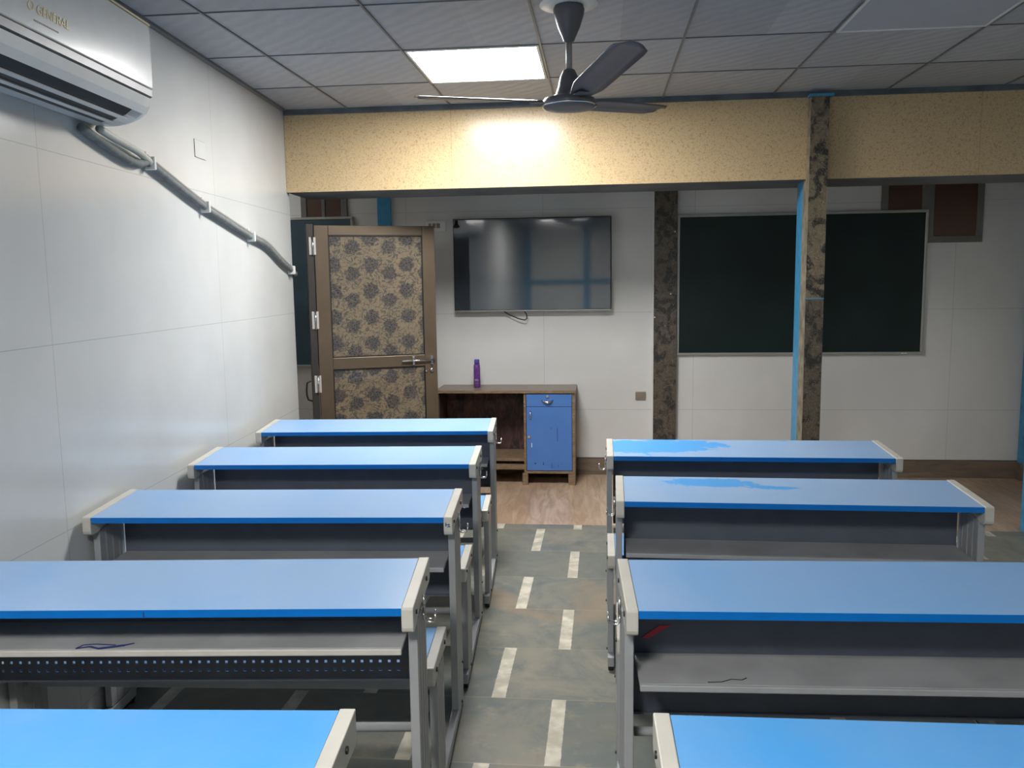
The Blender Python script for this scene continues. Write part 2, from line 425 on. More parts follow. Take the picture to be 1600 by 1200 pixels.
quadwall('wall_hall', (xl(5.1) - .13, 5.1), (-3.5, 5.1), 0, ZC + .06, -.1, M['wall_back'])
# ceiling
m = MB(); q = [(-3.6, YR - .1), (XR + .1, YR - .1), (XR + .1, yw(XR) + .1), (-3.6, yw(-3.6) + .1)]
zc = lambda y: 2.493 + .0081 * (y - 4)
m.poly([(x, y, zc(y)) for x, y in q] + [(x, y, zc(y) + .05) for x, y in q], [(0, 3, 2, 1), (4, 5, 6, 7), (0, 1, 5, 4), (1, 2, 6, 5), (2, 3, 7, 6), (3, 0, 4, 7)])
m.build('ceiling', M['ceiling'], kind='structure')
# ceiling grid
E1 = Vector((1, -.0446)).normalized() * .6105; E2 = Vector((.0446, 1)).normalized() * .627; O = Vector((-1.916, 3.858))
def G(i, j): p = O + E1 * i + E2 * j; return p
def bar(m, a, b, wd, h=.006):
    d = (b - a).normalized(); n = Vector((-d.y, d.x)) * wd / 2
    P = [a - n, b - n, b + n, a + n]
    m.poly([(p.x, p.y, zc(p.y) - h) for p in P] + [(p.x, p.y, zc(p.y) + .01) for p in P], [(0, 3, 2, 1), (4, 5, 6, 7), (0, 1, 5, 4), (1, 2, 6, 5), (2, 3, 7, 6), (3, 0, 4, 7)])
m = MB()
for i in range(0, 10):
    a, b = G(i, -10.2), G(i, 0)
    t_ = (yb(b.x) - b.y) / (E2.y / .627); b = b + E2.normalized() * t_
    if i == 0: a = Vector((xl(-1.6) + .01, YR))  # first row hidden by the wall
    if i > 0: bar(m, a, b, .009)
m.build('trim_1', M['grid'], kind='structure')
m = MB()
for j in range(-10, 2):
    a, b = G(.3, j), G(9.2, j)
    for i in range(0, 9): bar(m, G(max(i, .35), j), G(i + 1, j) - E1 * .010, .0055, .004)
m.build('trim_2', M['grid'], kind='structure')
# wall angle along the left wall and along the beam
m = MB(); bar(m, Vector((xl(YR) + .012, YR)), Vector((xl(5.0) + .012, 5.0)), .026, .012); m.build('trim_3', M['grid'], kind='structure')
# beam
def slab_along(name, x0, x1, yfun, y0, y1, z0, z1, mats, bevel=0, kind='structure', parent=None, front=0, rest=None, label=None):
    P = [(x0, yfun(x0) + y0), (x1, yfun(x1) + y0), (x1, yfun(x1) + y1), (x0, yfun(x0) + y1)]
    m = MB(); pts = [(x, y, z0) for x, y in P] + [(x, y, z1) for x, y in P]
    fs = [(0, 3, 2, 1), (4, 5, 6, 7), (0, 1, 5, 4), (1, 2, 6, 5), (2, 3, 7, 6), (3, 0, 4, 7)]
    m.poly(pts, fs)
    if isinstance(mats, list): m.mi = [1, 1, 0, 1, 1, 1]
    return m.build(name, mats, parent, bevel, kind=kind, label=label)
slab_along('wall_beam', xl(5) - .0, XR, yb, 0, .45, 2.023, ZC + .02, [M['paper'], M['soffit']])
slab_along('trim_4', xl(5) + .004, XR, yb, -.012, .0, 2.470, 2.504, M['strip'])
# skirting at the back wall
slab_along('baseboard_back', -3.5, XR, yw, -.012, 0, 0, .127, M['skirt'])
slab_along('trim_5', -3.5, XR, yw, -.005, 0, .127, .132, M['aludark'])

# rear partition behind the camera: blue posts, rail, pale upper sheets
m = MB()
for x in (-1.35, -.3, .75, 1.8, 2.85): m.box(x - .05, x + .05, YR, YR + .04, 0, ZC)
m.box(xl(YR), XR, YR, YR + .035, 1.42, 1.5)
m.build('trim_6', M['bluepaint'], kind='structure')

# ------------------------------------------------------------------ ceiling panels
def light_panel(i, j, lit, label):
    c = (G(i, j) + G(i + 1, j + 1)) / 2
    t = thing('ceiling_light_panel', label, 'ceiling light', (c.x, c.y, zc(c.y)), math.atan(-.0446), 'square light panels in the ceiling grid')
    f = MB()
    for a in ((-.296, .296, -.304, -.288), (-.296, .296, .288, .304)): f.box(a[0], a[1], a[2], a[3], -.008, .004)
    for a in ((-.296, -.284), (.284, .296)): f.box(a[0], a[1], -.288, .288, -.008, .004)
    f.build('frame', M['white'], t, .001)
    B(-.284, .284, -.288, .288, -.005, .002).build('diffuser', lit, t)
    return t
light_panel(2, 0, emitter('lit_diffuser', (1, .985, .96, 1), PANEL_MAIN), 'bright lit square ceiling panel beside the fan')
light_panel(5, -1, plain('unlit_diffuser', srgb(176, 178, 184), .45, 0, .4, .02), 'unlit pale square ceiling panel at the upper right of the photo')
light_panel(2, -7, emitter('lit_diffuser_rear', (1, .98, .94, 1), PANEL_REAR), 'lit square ceiling panel above the rearmost desks, behind the viewpoint')
t = thing('added_hall_fill', 'added unseen fill light in the side hall behind the end of the left wall', 'ceiling light', (-2.75, 5.85, zc(5.85) - .012), 0)  # added fill light that lifts the dark board area; no lamp known here
B(-.30, .30, -.30, .30, 0, .010).build('frame', M['white'], t); B(-.28, .28, -.28, .28, -.003, -.0005).build('diffuser', emitter('hall_fill_glow', (1, .98, .95, 1), HALL_FILL), t)

# ------------------------------------------------------------------ columns and posts
t = thing('column', 'floral papered column in front of the beige beam, with worn wooden side and blue strip', 'column', (1.371, 4.842, 0), WA)
B(0, .098, 0, .012, 0, 1.353).build('floral_facing', M['floral_dark'], t)
B(0, .098, 0, .012, 1.359, 2.458).build('floral_facing', M['floral_lite'], t, label='lighter floral upper facing')
B(.001, .097, .0125, .078, 0, 2.458).build('wooden_core', M['concrete'], t)
B(.001, .097, .0785, .14, 0, 2.021).build('wooden_core', M['concrete'], t)
B(0, .098, .0, .013, 1.3535, 1.3585).build('blue_joint', M['bluepaint'], t)
B(.003, .06, .1405, .29, 0, 2.021).build('blue_post', M['bluepaint'], t, .002)
B(-.008, .12, -.006, .06, 2.459, 2.472).build('blue_cap', M['bluepaint'], t)
t = thing('pillar', 'flat dark floral papered pillar on the back wall between television and green board', 'pillar', (.745 * BS, yw(.745 * BS) - .05 * BS, 0), WA)
t.scale = (BS, BS, BS)
B(.004, .19, 0, .05, .0, 2.75).build('floral_facing', M['floral_dark'], t)
B(-.006, .004, -.002, .05, .0, 2.75).build('corner_trim', M['white'], t)
for (x, z) in ((.17, 2.02), (.012, 1.33), (.14, 1.52)): MB().tube([(x, -.0005, z), (x, -.006, z)], .006).build('screw', M['white'], t)
def post(x, y, wx, wy, z0, z1, label, extra=None):
    p = thing('blue_post', label, 'post', (x, y, 0), WA)
    B(0, wx, 0, wy, z0, z1).build('post_shaft', M['bluepaint'], p, .002)
    if extra: B(-.01, wx + .01, -.008, wy, 0, z0).build('post_base', M['skirt'], p)
    return p
post(2.640, 4.80, .09, .1, 0, 2.48, 'bright blue post at the right edge of the photo beside the desks')
post(3.29, yw(3.29) - .078, .08, .07, .12, 2.48, 'blue corner post against the back wall at the far right', True)
post(-1.388, yw(-1.388) - .02, .104, .02, .0, 2.48, 'dark blue vertical strip on the back wall above the open door')
bpy.data.objects['blue_post.002'].children[0].name = 'post_shaft.002'

# ------------------------------------------------------------------ chalk boards, windows on the back wall
def on_wall(name, label, cat, x, off, z, group=None):
    t = thing(name, label, cat, (x * BS, yw(x * BS) - off * BS, bz(z)), WA, group)
    t.scale = (BS, BS, BS); return t
def framed_board(name, label, x0, x1, z0, z1, surf, fr=.022, off=.028):
    t = on_wall(name, label, 'board', x0, off, z0)
    L = x1 - x0; Hh = z1 - z0
    B(fr * .6, L - fr * .6, .006, .026, fr * .6, Hh - fr * .6).build('writing_surface', surf, t)
    m = MB(); m.box(0, L, 0, .028, 0, fr); m.box(0, L, 0, .028, Hh - fr, Hh); m.box(0, fr, 0, .028, fr, Hh - fr); m.box(L - fr, L, 0, .028, fr, Hh - fr)
    m.build('board_frame', M['silver'], t, .004); return t
t = framed_board('green_board', 'wide dark green board with silver frame on the back wall behind the column', .937, 2.884, 1.012, 2.155, M['board'])
B(1.78, 1.80, -.0015, 0, .006, .014).build('maker_label', M['white'], t)
B(1.805, 1.825, -.0015, 0, .006, .014).build('maker_label', M['white'], t)
framed_board('slate_board', 'dark slate blue board glimpsed between the left wall and the open door', -3.2, -1.75, .925, 2.2, M['board_blue'])
def window(idx, x0, x1, z0, z1, mull, fw_=.05):
    x0 *= BS; x1 *= BS; z0 = bz(z0); z1 = bz(z1); mull = [(a * BS, b * BS) for a, b in mull]; fw_ *= BS
    o = B(0, x1 - x0, .004, .014, 0, z1 - z0).build('window_%d' % idx, M['pane'], kind='structure', loc=(x0, yw(x0) - .0145, z0), rot=(0, 0, WA))
    m = MB(); L = x1 - x0; h = z1 - z0
    m.box(0, L, -.004, .0135, 0, fw_); m.box(0, L, -.004, .0135, h - fw_, h); m.box(0, fw_, -.004, .0135, fw_, h - fw_); m.box(L - fw_, L, -.004, .0135, fw_, h - fw_)
    for a, b in mull: m.box(a - x0, b - x0, -.004, .0135, fw_, h - fw_)
    m.build('window_frame', M['winframe'], o, .003)
window(1, 2.527, 3.295, 1.895, 2.5, [(2.83, 2.925)])
window(2, -2.2, -1.80, 2.13, 2.5, [(-2.02, -1.99)])

# ------------------------------------------------------------------ television
tx0, tx1, tz0, tz1 = -.895, .404, 1.392, 2.153
t = on_wall('television', 'large black flat television mounted on the back wall above the cabinet', 'television', tx0, .085, tz0)
L = tx1 - tx0; h = tz1 - tz0
B(0, L, .0, .03, 0, h).build('casing', M['black'], t, .004)
B(.008, L - .008, -.002, .001, .014, h - .008).build('screen', M['screen'], t)
B(.0, L, -.003, .0, .0, .009).build('bottom_bezel', M['silver'], t, .001)
B(.25, L - .25, .03, .06, .12, h - .2).build('back_housing', M['black'], t, .006)
B(.35, L - .35, .06, .084, .25, h - .25).build('wall_bracket', M['black'], t)
m = MB(); m.lathe([(.012, -.028), (.03, -.02), (.028, -.012), (.014, 0), (.012, .03), (.004, .034)], (.03, -.012, h - .045), 14)
m.build('corner_bracket', M['black'], t, smooth=True, label='small black bell-shaped fitting at the upper left corner')
m = MB(); pts = []
for k in range(13):
    a = k / 12; pts.append((.42 + .19 * a, .03, -.0 - .085 * math.sin(a * math.pi) ** .8 * (a ** .4)))
pts = [(.40, .03, .01), (.43, .03, -.015), (.48, .028, -.04), (.54, .026, -.065), (.585, .025, -.075), (.603, .025, -.06), (.60, .027, -.03), (.58, .03, .005)]
m.tube(pts, .0045, 8); m.build('power_cable', M['black'], t, smooth=True)

# switch plates
t = on_wall('switch_board', 'white switch plate on the back wall between door and television', 'switch', -1.13, .014, 2.06)
B(0, .165, 0, .013, 0, .09).build('plate', M['white'], t, .003)
for a, b in ((.02, .045), (.055, .08), (.088, .118)): B(a, b, -.004, 0, .028, .066).build('rocker_switch', M['plate'], t, .002)
t = on_wall('wall_socket', 'small taupe socket plate low on the back wall beside the dark pillar', 'socket', .607, .013, .64)
B(0, .085, 0, .012, 0, .068).build('plate', M['plate'], t, .003)
B(.02, .062, -.003, 0, .016, .05).build('socket_insert', M['plate'], t, .002)
# blank cover on the left wall
yc0 = 3.69
t = thing('cover_plate', 'blank white cover plate high on the left wall above the pipe', 'plate', (xl(yc0), yc0, 2.038), math.atan(.0289))
B(.0005, .0022, 0, .12, 0, .078).build('cover_edge', M['plate'], t)
B(.0012, .003, .0015, .1185, .0015, .0765).build('cover_face', M['acw'], t)

# ------------------------------------------------------------------ open door
ang = math.atan2(.285, .72)
t = thing('open_door', 'open bronze framed door with dark flower pattern panels, left of the television', 'door', (-1.552, 5.25, 0), ang)
W = .774; Z1 = 1.842
B(.003, .09, 0, .036, .012, Z1).build('door_stile', M['alu'], t, .003)
B(W - .082, W, 0, .036, .012, Z1).build('door_stile', M['alu'], t, .003)
B(.0905, W - .0825, .001, .035, Z1 - .062, Z1).build('door_rail', M['alu'], t, .003)
B(.0905, W - .0825, .001, .035, 0.928, 1.003).build('door_rail', M['alu'], t, .003)
B(.0905, W - .0825, .001, .035, .012, .11).build('door_rail', M['alu'], t, .003)
B(.088, W - .08,   .012, .024, 1.001, Z1 - .06).build('door_panel', M['floral'], t)
B(.088, W - .08, .012, .024, .108, .930).build('door_panel', M['floral'], t)
m = MB()
for z0_, z1_, x0_ in ((1.004, Z1 - .063, .09), (.111, .927, .09)):
    for a in ((.0905, .0965, z0_, z1_), (W - .0885, W - .0825, z0_, z1_), (.0905, W - .0825, z0_, z0_ + .006), (.0905, W - .0825, z1_ - .006, z1_)):
        m.box(a[0], a[1], .006, .012, a[2], a[3])
m.build('glazing_bead', M['black'], t)
B(-.045, -.002, .0, .05, 0, 1.85).build('door_jamb', M['aludark'], t, .003)
for z in (1.713, 1.248, .84):
    hg = B(-.03, .012, -.005, -.0005, z - .055, z + .055).build('hinge', M['hinge'], t, .001)
    m = MB(); m.tube([(-.008, -.008, z - .058), (-.008, -.008, z + .058)], .007, 10); m.build('hinge_knuckle', M['chrome'], hg, smooth=True)
# tower bolt
bo = MB().tube([(.535, -.016, .966), (.755, -.016, .966)], .0065, 10).build('tower_bolt', M['chrome'], t, smooth=True)
for x in (.612, .735): B(x - .008, x + .008, -.02, -.0005, .938, .995).build('bolt_keeper', M['chrome'], bo, .002)
lk = MB().lathe([(.013, 0), (.013, .01), (.009, .013)], (0, 0, 0), 16).build('door_lock', M['chrome'], t, smooth=True, loc=(.735, -.001, .90), rot=(math.pi / 2, 0, 0))
MB().lathe([(.009, 0), (.009, .008), (.006, .01)], (0, 0, 0), 14).build('lock_button', M['chrome'], lk, smooth=True, loc=(-.035, -.006, 0))
m = MB(); m.tube([(-.05, .02, .86), (-.075, .02, .85), (-.08, .02, .81), (-.08, .02, .77), (-.072, .02, .74), (-.046, .02, .73)], .0055, 8); m.build('pull_handle', M['black'], t, smooth=True)

# ------------------------------------------------------------------ cabinet
cxl, cxr, CD, CZ = -1.022, .098, .385, .772
t = thing('cabinet', 'low brown cabinet with one blue door and an open dark compartment, below the television', 'cabinet', (cxl * BS, yw(cxl * BS) - (.014 + CD) * BS, 0), WA)
t.scale = (BS, BS, BS)
L = cxr - cxl; dv = -.30 - cxl
B(-.006, L + .006, -.012, CD, CZ - .022, CZ).build('cabinet_top', [M['cabtop']], t, .002)
B(-.006, L + .006, -.015, -.0125, CZ - .022, CZ).build('top_edge', M['cabwood'], t)
B(0, .018, 0, CD - .012, .0, CZ - .0225).build('side_panel', M['cabwood'], t, .001)
B(L - .022, L, 0, CD - .012, .0, CZ - .0225).build('side_panel', M['cabwood'], t, .001)
B(dv - .012, dv + .006, 0, CD - .012, .0, CZ - .0225).build('divider', M['cabwood'], t, .001)
B(.0185, dv - .0125, .001, CD - .012, .195, .218).build('bottom_shelf', M['cabwood'], t)
B(dv + .0065, L - .0225, .001, CD - .012, .095, .115).build('bottom_shelf', M['cabwood'], t)
B(.0185, dv - .0125, .004, .02, .125, .168).build('lower_rail', M['cabwood'], t)
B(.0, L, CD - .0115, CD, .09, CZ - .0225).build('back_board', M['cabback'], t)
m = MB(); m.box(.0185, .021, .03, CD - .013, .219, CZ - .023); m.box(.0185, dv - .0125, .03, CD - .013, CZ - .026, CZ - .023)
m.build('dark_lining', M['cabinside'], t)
d = B(dv + .010, L - .025, -.004, .014, .641, CZ - .03).build('drawer', M['cabblue'], t, .0015)
m = MB(); m.tube([(dv + .135, -.006, .692), (dv + .15, -.018, .684), (dv + .18, -.022, .676), (dv + .21, -.018, .684), (dv + .225, -.006, .692)], [.004, .008, .012, .008, .004], 10)
m.build('drawer_handle', M['chrome'], d, smooth=True)
MB().lathe([(.012, 0), (.012, .006), (.008, .008)], (0, 0, 0), 16).build('drawer_lock', M['silver'], d, smooth=True, loc=(dv + .18, -.004, .722), rot=(math.pi / 2, 0, 0))
d = B(dv + .010, L - .025, -.004, .014, .120, .637).build('cabinet_door', M['cabblue'], t, .0015)
m = MB(); m.tube([(dv + .042, -.004, .60), (dv + .042, -.018, .592), (dv + .042, -.018, .55), (dv + .042, -.004, .54)], .0065, 10); m.build('door_handle', M['chrome'], d, smooth=True)
MB().lathe([(.012, 0), (.012, .006), (.008, .008)], (0, 0, 0), 16).build('door_lock', M['gold'], d, smooth=True, loc=(dv + .03, -.004, .392), rot=(math.pi / 2, 0, 0))
B(dv + .047, dv + .053, -.0052, -.0042, .31, .345).build('paint_chip', M['white'], d)
for a, b_, c_, e_ in ((.255, .259, .36, .47), (.205, .208, .455, .475), (.21, .213, .14, .18), (.14, .146, .165, .19), (.07, .085, .175, .182), (.26, .263, .15, .17), (.29, .292, .17, .19)): B(dv + a, dv + b_, -.0052, -.0042, c_, e_).build('scratch', M['cabinside'], d)
for x in (dv - .028, L - .055):
    B(x, x + .045, -.002, .03, .0, .094).build('cabinet_foot', M['cabwood'], t, .002)
for (x, z) in ((.012, .69), (dv - .006, .68), (dv - .004, .645)): MB().tube([(x, -.0005, z), (x, -.006, z)], .006).build('hinge_screw', M['silver'], t)
# spray can on it
bx, by = -.705, 6.86
t = thing('spray_can', 'slim purple spray can with violet cap standing on the brown cabinet', 'bottle', (bx * BS, by * BS, CZ * BS + .0005))
t.scale = (BS, BS, BS)
MB().lathe([(.024, 0), (.0275, .004), (.0275, .165), (.026, .182), (.022, .192)], seg=28).build('can_body', M['purple'], t, smooth=True)
MB().lathe([(.0215, .1925), (.0215, .226), (.019, .232), (.01, .233)], seg=28).build('cap', M['purplecap'], t, smooth=True)
m = MB()
for k in range(9):
    a = -math.pi / 2 + (k - 4) * .12
    for z0_, z1_ in ((.055, .07), (.035, .04)):
        if (k + int(z0_ * 100)) % 3: m.box(-.0005, .0005, -.0015, .0015, z0_, z1_, R=Matrix.Translation((.0282 * math.cos(a), .0282 * math.sin(a), 0)))
m.build('printed_marks', M['white'], t)

# ------------------------------------------------------------------ air conditioner on the left wall
y0, y1 = 1.92, 2.872
t = thing('air_conditioner', 'white wall mounted split air conditioner high on the left wall', 'air conditioner', (xl(y0), y0, -.162), math.atan(.0289))
# local: +x out of wall, +y along the wall
prof = [(.002, 2.505), (.002, 2.182), (.03, 2.174), (.075, 2.174), (.12, 2.182), (.16, 2.197), (.185, 2.215), (.196, 2.236), (.2, 2.262), (.2, 2.283), (.192, 2.287), (.192, 2.505)]
Lc = y1 - y0
def acprism(prof, a, b, taper=0):
    n = len(prof); m = MB()
    rings = []
    secs = [(a, 1), (b - .05, 1), (b - .015, .97), (b, .86)] if taper else [(a, 1), (b, 1)]
    for yy, sc_ in secs:
        rings.append([(x * sc_, yy, 2.34 + (z - 2.34) * (1 if z > 2.34 else sc_)) for x, z in prof])
    pts = sum(rings, [])
    fs = [tuple(range(n)), tuple(range((len(secs)) * n - 1, (len(secs) - 1) * n - 1, -1))]
    for k in range(len(secs) - 1):
        for i in range(n): fs.append((k * n + i, (k + 1) * n + i, (k + 1) * n + (i + 1) % n, k * n + (i + 1) % n))
    m.poly(pts, fs); return m
acprism(prof, 0, Lc, 1).build('casing', M['acw'], t, .002)
fp = B(.1925, .206, .004, Lc - .012, 2.296, 2.503).build('front_panel', M['acw'], t, .005)
B(.0, .204, .004, Lc - .004, 2.5055, 2.512).build('top_grille', M['cream'], t)
# outlet: dark slot along the curved underside with louvre bars
def along(prof2, a, b, name, mat, par, bevel=0):
    m = MB(); n = len(prof2)
    m.poly([(x, a, z) for x, z in prof2] + [(x, b, z) for x, z in prof2],
           [tuple(range(n)), tuple(range(2 * n - 1, n - 1, -1))] + [(i, n + i, n + (i + 1) % n, (i + 1) % n) for i in range(n)])
    return m.build(name, mat, par, bevel)
sl = along([(.078, 2.1715), (.12, 2.179), (.16, 2.194), (.186, 2.2125), (.184, 2.217), (.158, 2.200), (.118, 2.185), (.078, 2.176)], .03, Lc - .13, 'air_outlet', M['acslot'], t)
for k, (x, z) in enumerate(((.108, 2.175), (.145, 2.187))):
    along([(x - .005, z - .005), (x + .008, z - .001), (x + .006, z + .004), (x - .007, z + .001)], .03, Lc - .12 + .02 * k, 'louvre', M['acw'], sl)
fl = along([(.187, 2.209), (.2, 2.232), (.2085, 2.262), (.204, 2.262), (.197, 2.236), (.185, 2.213)], .02, Lc - .045, 'outlet_flap', M['white'], t, .001)
along([(.2005, 2.2645), (.2085, 2.270), (.2085, 2.292), (.2005, 2.292)], .01, Lc - .03, 'gap_strip', M['grid'], t)
def text(s, size, loc, rot, mat, parent, name, shear=0, depth=.0006):
    cu = bpy.data.curves.new(name, 'FONT'); cu.body = s; cu.size = size; cu.extrude = depth; cu.shear = shear; cu.align_x = 'LEFT'
    to = bpy.data.objects.new(name + '_tmp', cu); C.objects.link(to)
    bpy.context.view_layer.update()
    dg = bpy.context.evaluated_depsgraph_get()
    me = bpy.data.meshes.new_from_object(to.evaluated_get(dg)); bpy.data.objects.remove(to)
    me.materials.clear(); me.materials.append(mat)
    o = bpy.data.objects.new(name, me); C.objects.link(o); o.parent = parent; o.location = loc; o.rotation_euler = rot; return o
RX = (math.pi / 2, 0, math.pi / 2)
text('O GENERAL', .036, (.2068, .235, 2.345), RX, M['gold'], fp, 'brand_lettering', .25)
m = MB()
yy = .262
while yy < .37:
    l_ = random.choice((.004, .006, .005)); m.box(.2058, .2066, yy, yy + l_, 2.322, 2.3265); yy += l_ + .0025
m.build('small_print', M['plate'], fp)

# pipes running down the left wall
def wl(y, z, off=.022): return (xl(y) + off, y, z - .162)
t = thing('pipe_bundle', 'grey insulated pipe bundle clipped along the left wall below the air conditioner', 'pipe', wl(2.74, 2.17, 0))
o0 = Vector(t.location)
def rel(ps): return [tuple(Vector(p) - o0) for p in ps]
def smooth(ps, n=6):
    P = [Vector(p) for p in ps]; P = [2 * P[0] - P[1]] + P + [2 * P[-1] - P[-2]]; out = []
    for i in range(1, len(P) - 2):
        for k in range(n):
            s = k / n; a, b, c, d_ = P[i - 1:i + 3]
            out.append(.5 * ((2 * b) + (-a + c) * s + (2 * a - 5 * b + 4 * c - d_) * s * s + (-a + 3 * b - 3 * c + d_) * s ** 3))
    out.append(P[-2]); return out
main = [wl(3.16, 2.112), wl(3.35, 2.068), wl(3.70, 1.988), wl(3.95, 1.945), wl(4.30, 1.885), wl(4.55, 1.852), wl(4.80, 1.775), wl(5.0, 1.722), wl(5.11, 1.70, .012), (xl(5.1) - .03, 5.135, 1.528)]
a1 = smooth([wl(2.72, 2.155), wl(2.84, 2.128), wl(3.0, 2.098), wl(3.1, 2.090), wl(3.17, 2.105)]); 
MB().tube(rel(a1), .0145, 12).build('insulated_pipe', M['foam'], t, smooth=True)
a2 = smooth([wl(2.81, 2.165, .035), wl(2.93, 2.15, .03), wl(3.1, 2.13, .03), wl(3.22, 2.098, .026)])
MB().tube(rel(a2), .0135, 12).build('drain_pipe', M['pipew'], t, smooth=True)
MB().tube(rel(smooth(main)), .0145, 12).build('insulated_pipe', M['foam'], t, smooth=True)
MB().tube(rel([Vector(p) + Vector((.006, 0, .014)) for p in smooth(main[:8])]), .008, 8).build('cable', M['rod'], t, smooth=True)
for y, z in ((3.20, 2.103), (3.72, 1.984), (4.31, 1.884), (5.0, 1.722)):
    m = MB(); p = Vector(wl(y, z, .002)) - o0
    m.box(p.x, p.x + .044, p.y - .008, p.y + .008, p.z - .024, p.z + .026); m.box(p.x, p.x + .012, p.y - .007, p.y + .007, p.z + .026, p.z + .045)
    m.build('pipe_clip', M['white'], t, .004)

# ------------------------------------------------------------------ ceiling fan
fx, fy = .032, 3.25
t = thing('ceiling_fan', 'dark grey three blade ceiling fan hanging beside the lit panel', 'fan', (fx, fy, zc(fy)))
MB().lathe([(.108, 0), (.108, -.004), (.07, -.007)], seg=40).build('ceiling_rose', M['white'], t, smooth=True)
MB().lathe([(.052, -.004), (.058, -.02), (.055, -.04), (.04, -.085), (.026, -.115), (.02, -.13), (.018, -.134)], seg=32).build('canopy', M['fan'], t, smooth=True)
MB().tube([(0, 0, -.12), (0, 0, -.26)], .0115, 14).build('down_rod', M['rod'], t, smooth=True)
TILT = Matrix.Rotation(math.radians(2.5), 4, 'X')
mo = MB().lathe([(.012, .105), (.022, .1), (.034, .075), (.042, .04), (.052, .012), (.072, .002), (.094, -.004), (.1, -.012), (.1, -.03), (.09, -.038), (.05, -.042), (.008, -.043)], seg=44).build('motor_housing', M['fan'], t, smooth=True, loc=(0, 0, -.335), rot=(0, 0, 0))
MB().lathe([(.1005, -.026), (.1025, -.029), (.1005, -.032)], seg=44).build('chrome_ring', M['chrome'], mo, smooth=True)
for k, a in enumerate((-70, 172, 51)):
    m = MB(); n = 16; top = []; bot = []
    # blade along +x: bracket then widening pitched leaf
    for i in range(n + 1):
        s = i / n; x = .10 + .50 * s
        wdt = .034 + .020 * min(1, s * 5) + .008 * s
        if s > .9: wdt *= math.sqrt(max(.2, 1 - ((s - .9) / .105) ** 2))
        cy_ = -.012 * s
        pt = -math.radians(12 - 6 * s) * min(1, .55 + s * 5)
        lip = .045 * s
        for sgn in (-1, -.5, 0, .5, 1):
            yy = cy_ + sgn * wdt
            zz = yy * math.tan(pt) * 1 + lip - .006 * (1 - sgn * sgn) * -1
            top.append((x, yy, zz))
    nn = 5
    bot = [(x, y, z - .003) for x, y, z in top]
    pts = top + bot; off = len(top); fs = []
    for i in range(n):
        for j in range(nn - 1):
            q = (i * nn + j, (i + 1) * nn + j, (i + 1) * nn + j + 1, i * nn + j + 1); fs.append(q); fs.append(tuple(off + v for v in q[::-1]))
        for j in (0, nn - 1): fs.append((i * nn + j, (i + 1) * nn + j, off + (i + 1) * nn + j, off + i * nn + j))
    for i in (0, n):
        for j in range(nn - 1): fs.append((i * nn + j, i * nn + j + 1, off + i * nn + j + 1, off + i * nn + j))
    m.poly(pts, fs)
    bl = m.build('fan_blade', M['fan'], t, smooth=True)
    bl.location = (0, 0, -.343); bl.rotation_euler = (0, 0, math.radians(a))
    B(.085, .15, -.02, .02, -.004, .002).build('blade_bracket', M['fan'], bl, .002)

# ------------------------------------------------------------------ desks with attached benches
WD, DD = 1.40, .38; CW = .034
def capprof(y0, y1, zr, zf, h, back):
    # side view of an end cap, y0 rear, y1 front
    p = [(y0 + .004, zr + .003), (y1 - .002, zf + .004), (y1 - .007, zf), (y1 - .008, zf - h + .018), (y1 - .004, zf - h + .006), (y1 + .006, zf - h),
         (y1 + .045, zf - h), (y1 + .075, zf - h + .012), (y1 + .12, zf - h + .02), (y0 - .01, zr - back), (y0 + .004, zr - back + .012)]
    return p
def post_geom(m, xo, sgn, ya, yb_, z0, z1, th=.027):
    """ribbed side post; xo outer face x, sgn = +1 right side; grooves on the outer face"""
    n = 3; g = .006; wseg = (yb_ - ya - g * n) / (n + 1)
    y = ya
    a, b = (xo - th, xo) if sgn > 0 else (xo, xo + th)
    ai, bi = (xo - th, xo - .007) if sgn > 0 else (xo + .007, xo + th)
    for k in range(n + 1):
        m.box(a, b, y, y + wseg, z0, z1); y += wseg
        if k < n: m.box(ai, bi, y, y + g, z0, z1); y += g
DESKS = [
 # key, x, y, angle, shelf height, dusty film with painted reflection, patches, label
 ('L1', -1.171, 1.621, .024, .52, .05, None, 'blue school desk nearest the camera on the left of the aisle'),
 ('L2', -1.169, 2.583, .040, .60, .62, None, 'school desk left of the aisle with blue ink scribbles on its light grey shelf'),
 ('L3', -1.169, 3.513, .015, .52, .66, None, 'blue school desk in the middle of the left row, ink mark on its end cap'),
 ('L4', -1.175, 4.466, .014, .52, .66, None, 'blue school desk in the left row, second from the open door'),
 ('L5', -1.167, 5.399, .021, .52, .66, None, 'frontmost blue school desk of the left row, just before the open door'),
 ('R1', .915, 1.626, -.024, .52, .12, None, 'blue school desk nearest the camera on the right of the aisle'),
 ('R2', .905, 2.608, -.002, .503, .5, None, 'school desk right of the aisle with dusty grey shelf and small painted red reflection inside'),
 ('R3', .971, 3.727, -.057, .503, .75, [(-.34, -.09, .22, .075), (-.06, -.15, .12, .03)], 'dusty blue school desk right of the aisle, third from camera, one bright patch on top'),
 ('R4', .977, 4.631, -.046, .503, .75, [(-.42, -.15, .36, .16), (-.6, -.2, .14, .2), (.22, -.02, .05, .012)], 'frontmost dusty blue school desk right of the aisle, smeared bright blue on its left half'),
]
def text_free_scribble(m, pts, z, wd):
    for a, b in zip(pts[:-1], pts[1:]):
        a = Vector(a); b = Vector(b); d = b - a; n = Vector((-d.y, d.x)).normalized() * wd
        P = [a - n, b - n, b + n, a + n]
        m.poly([(p.x, p.y, z) for p in P] + [(p.x, p.y, z + .0006) for p in P], [(0, 3, 2, 1), (4, 5, 6, 7), (0, 1, 5, 4), (1, 2, 6, 5), (2, 3, 7, 6), (3, 0, 4, 7)])
SEAT = .561
DK = .82
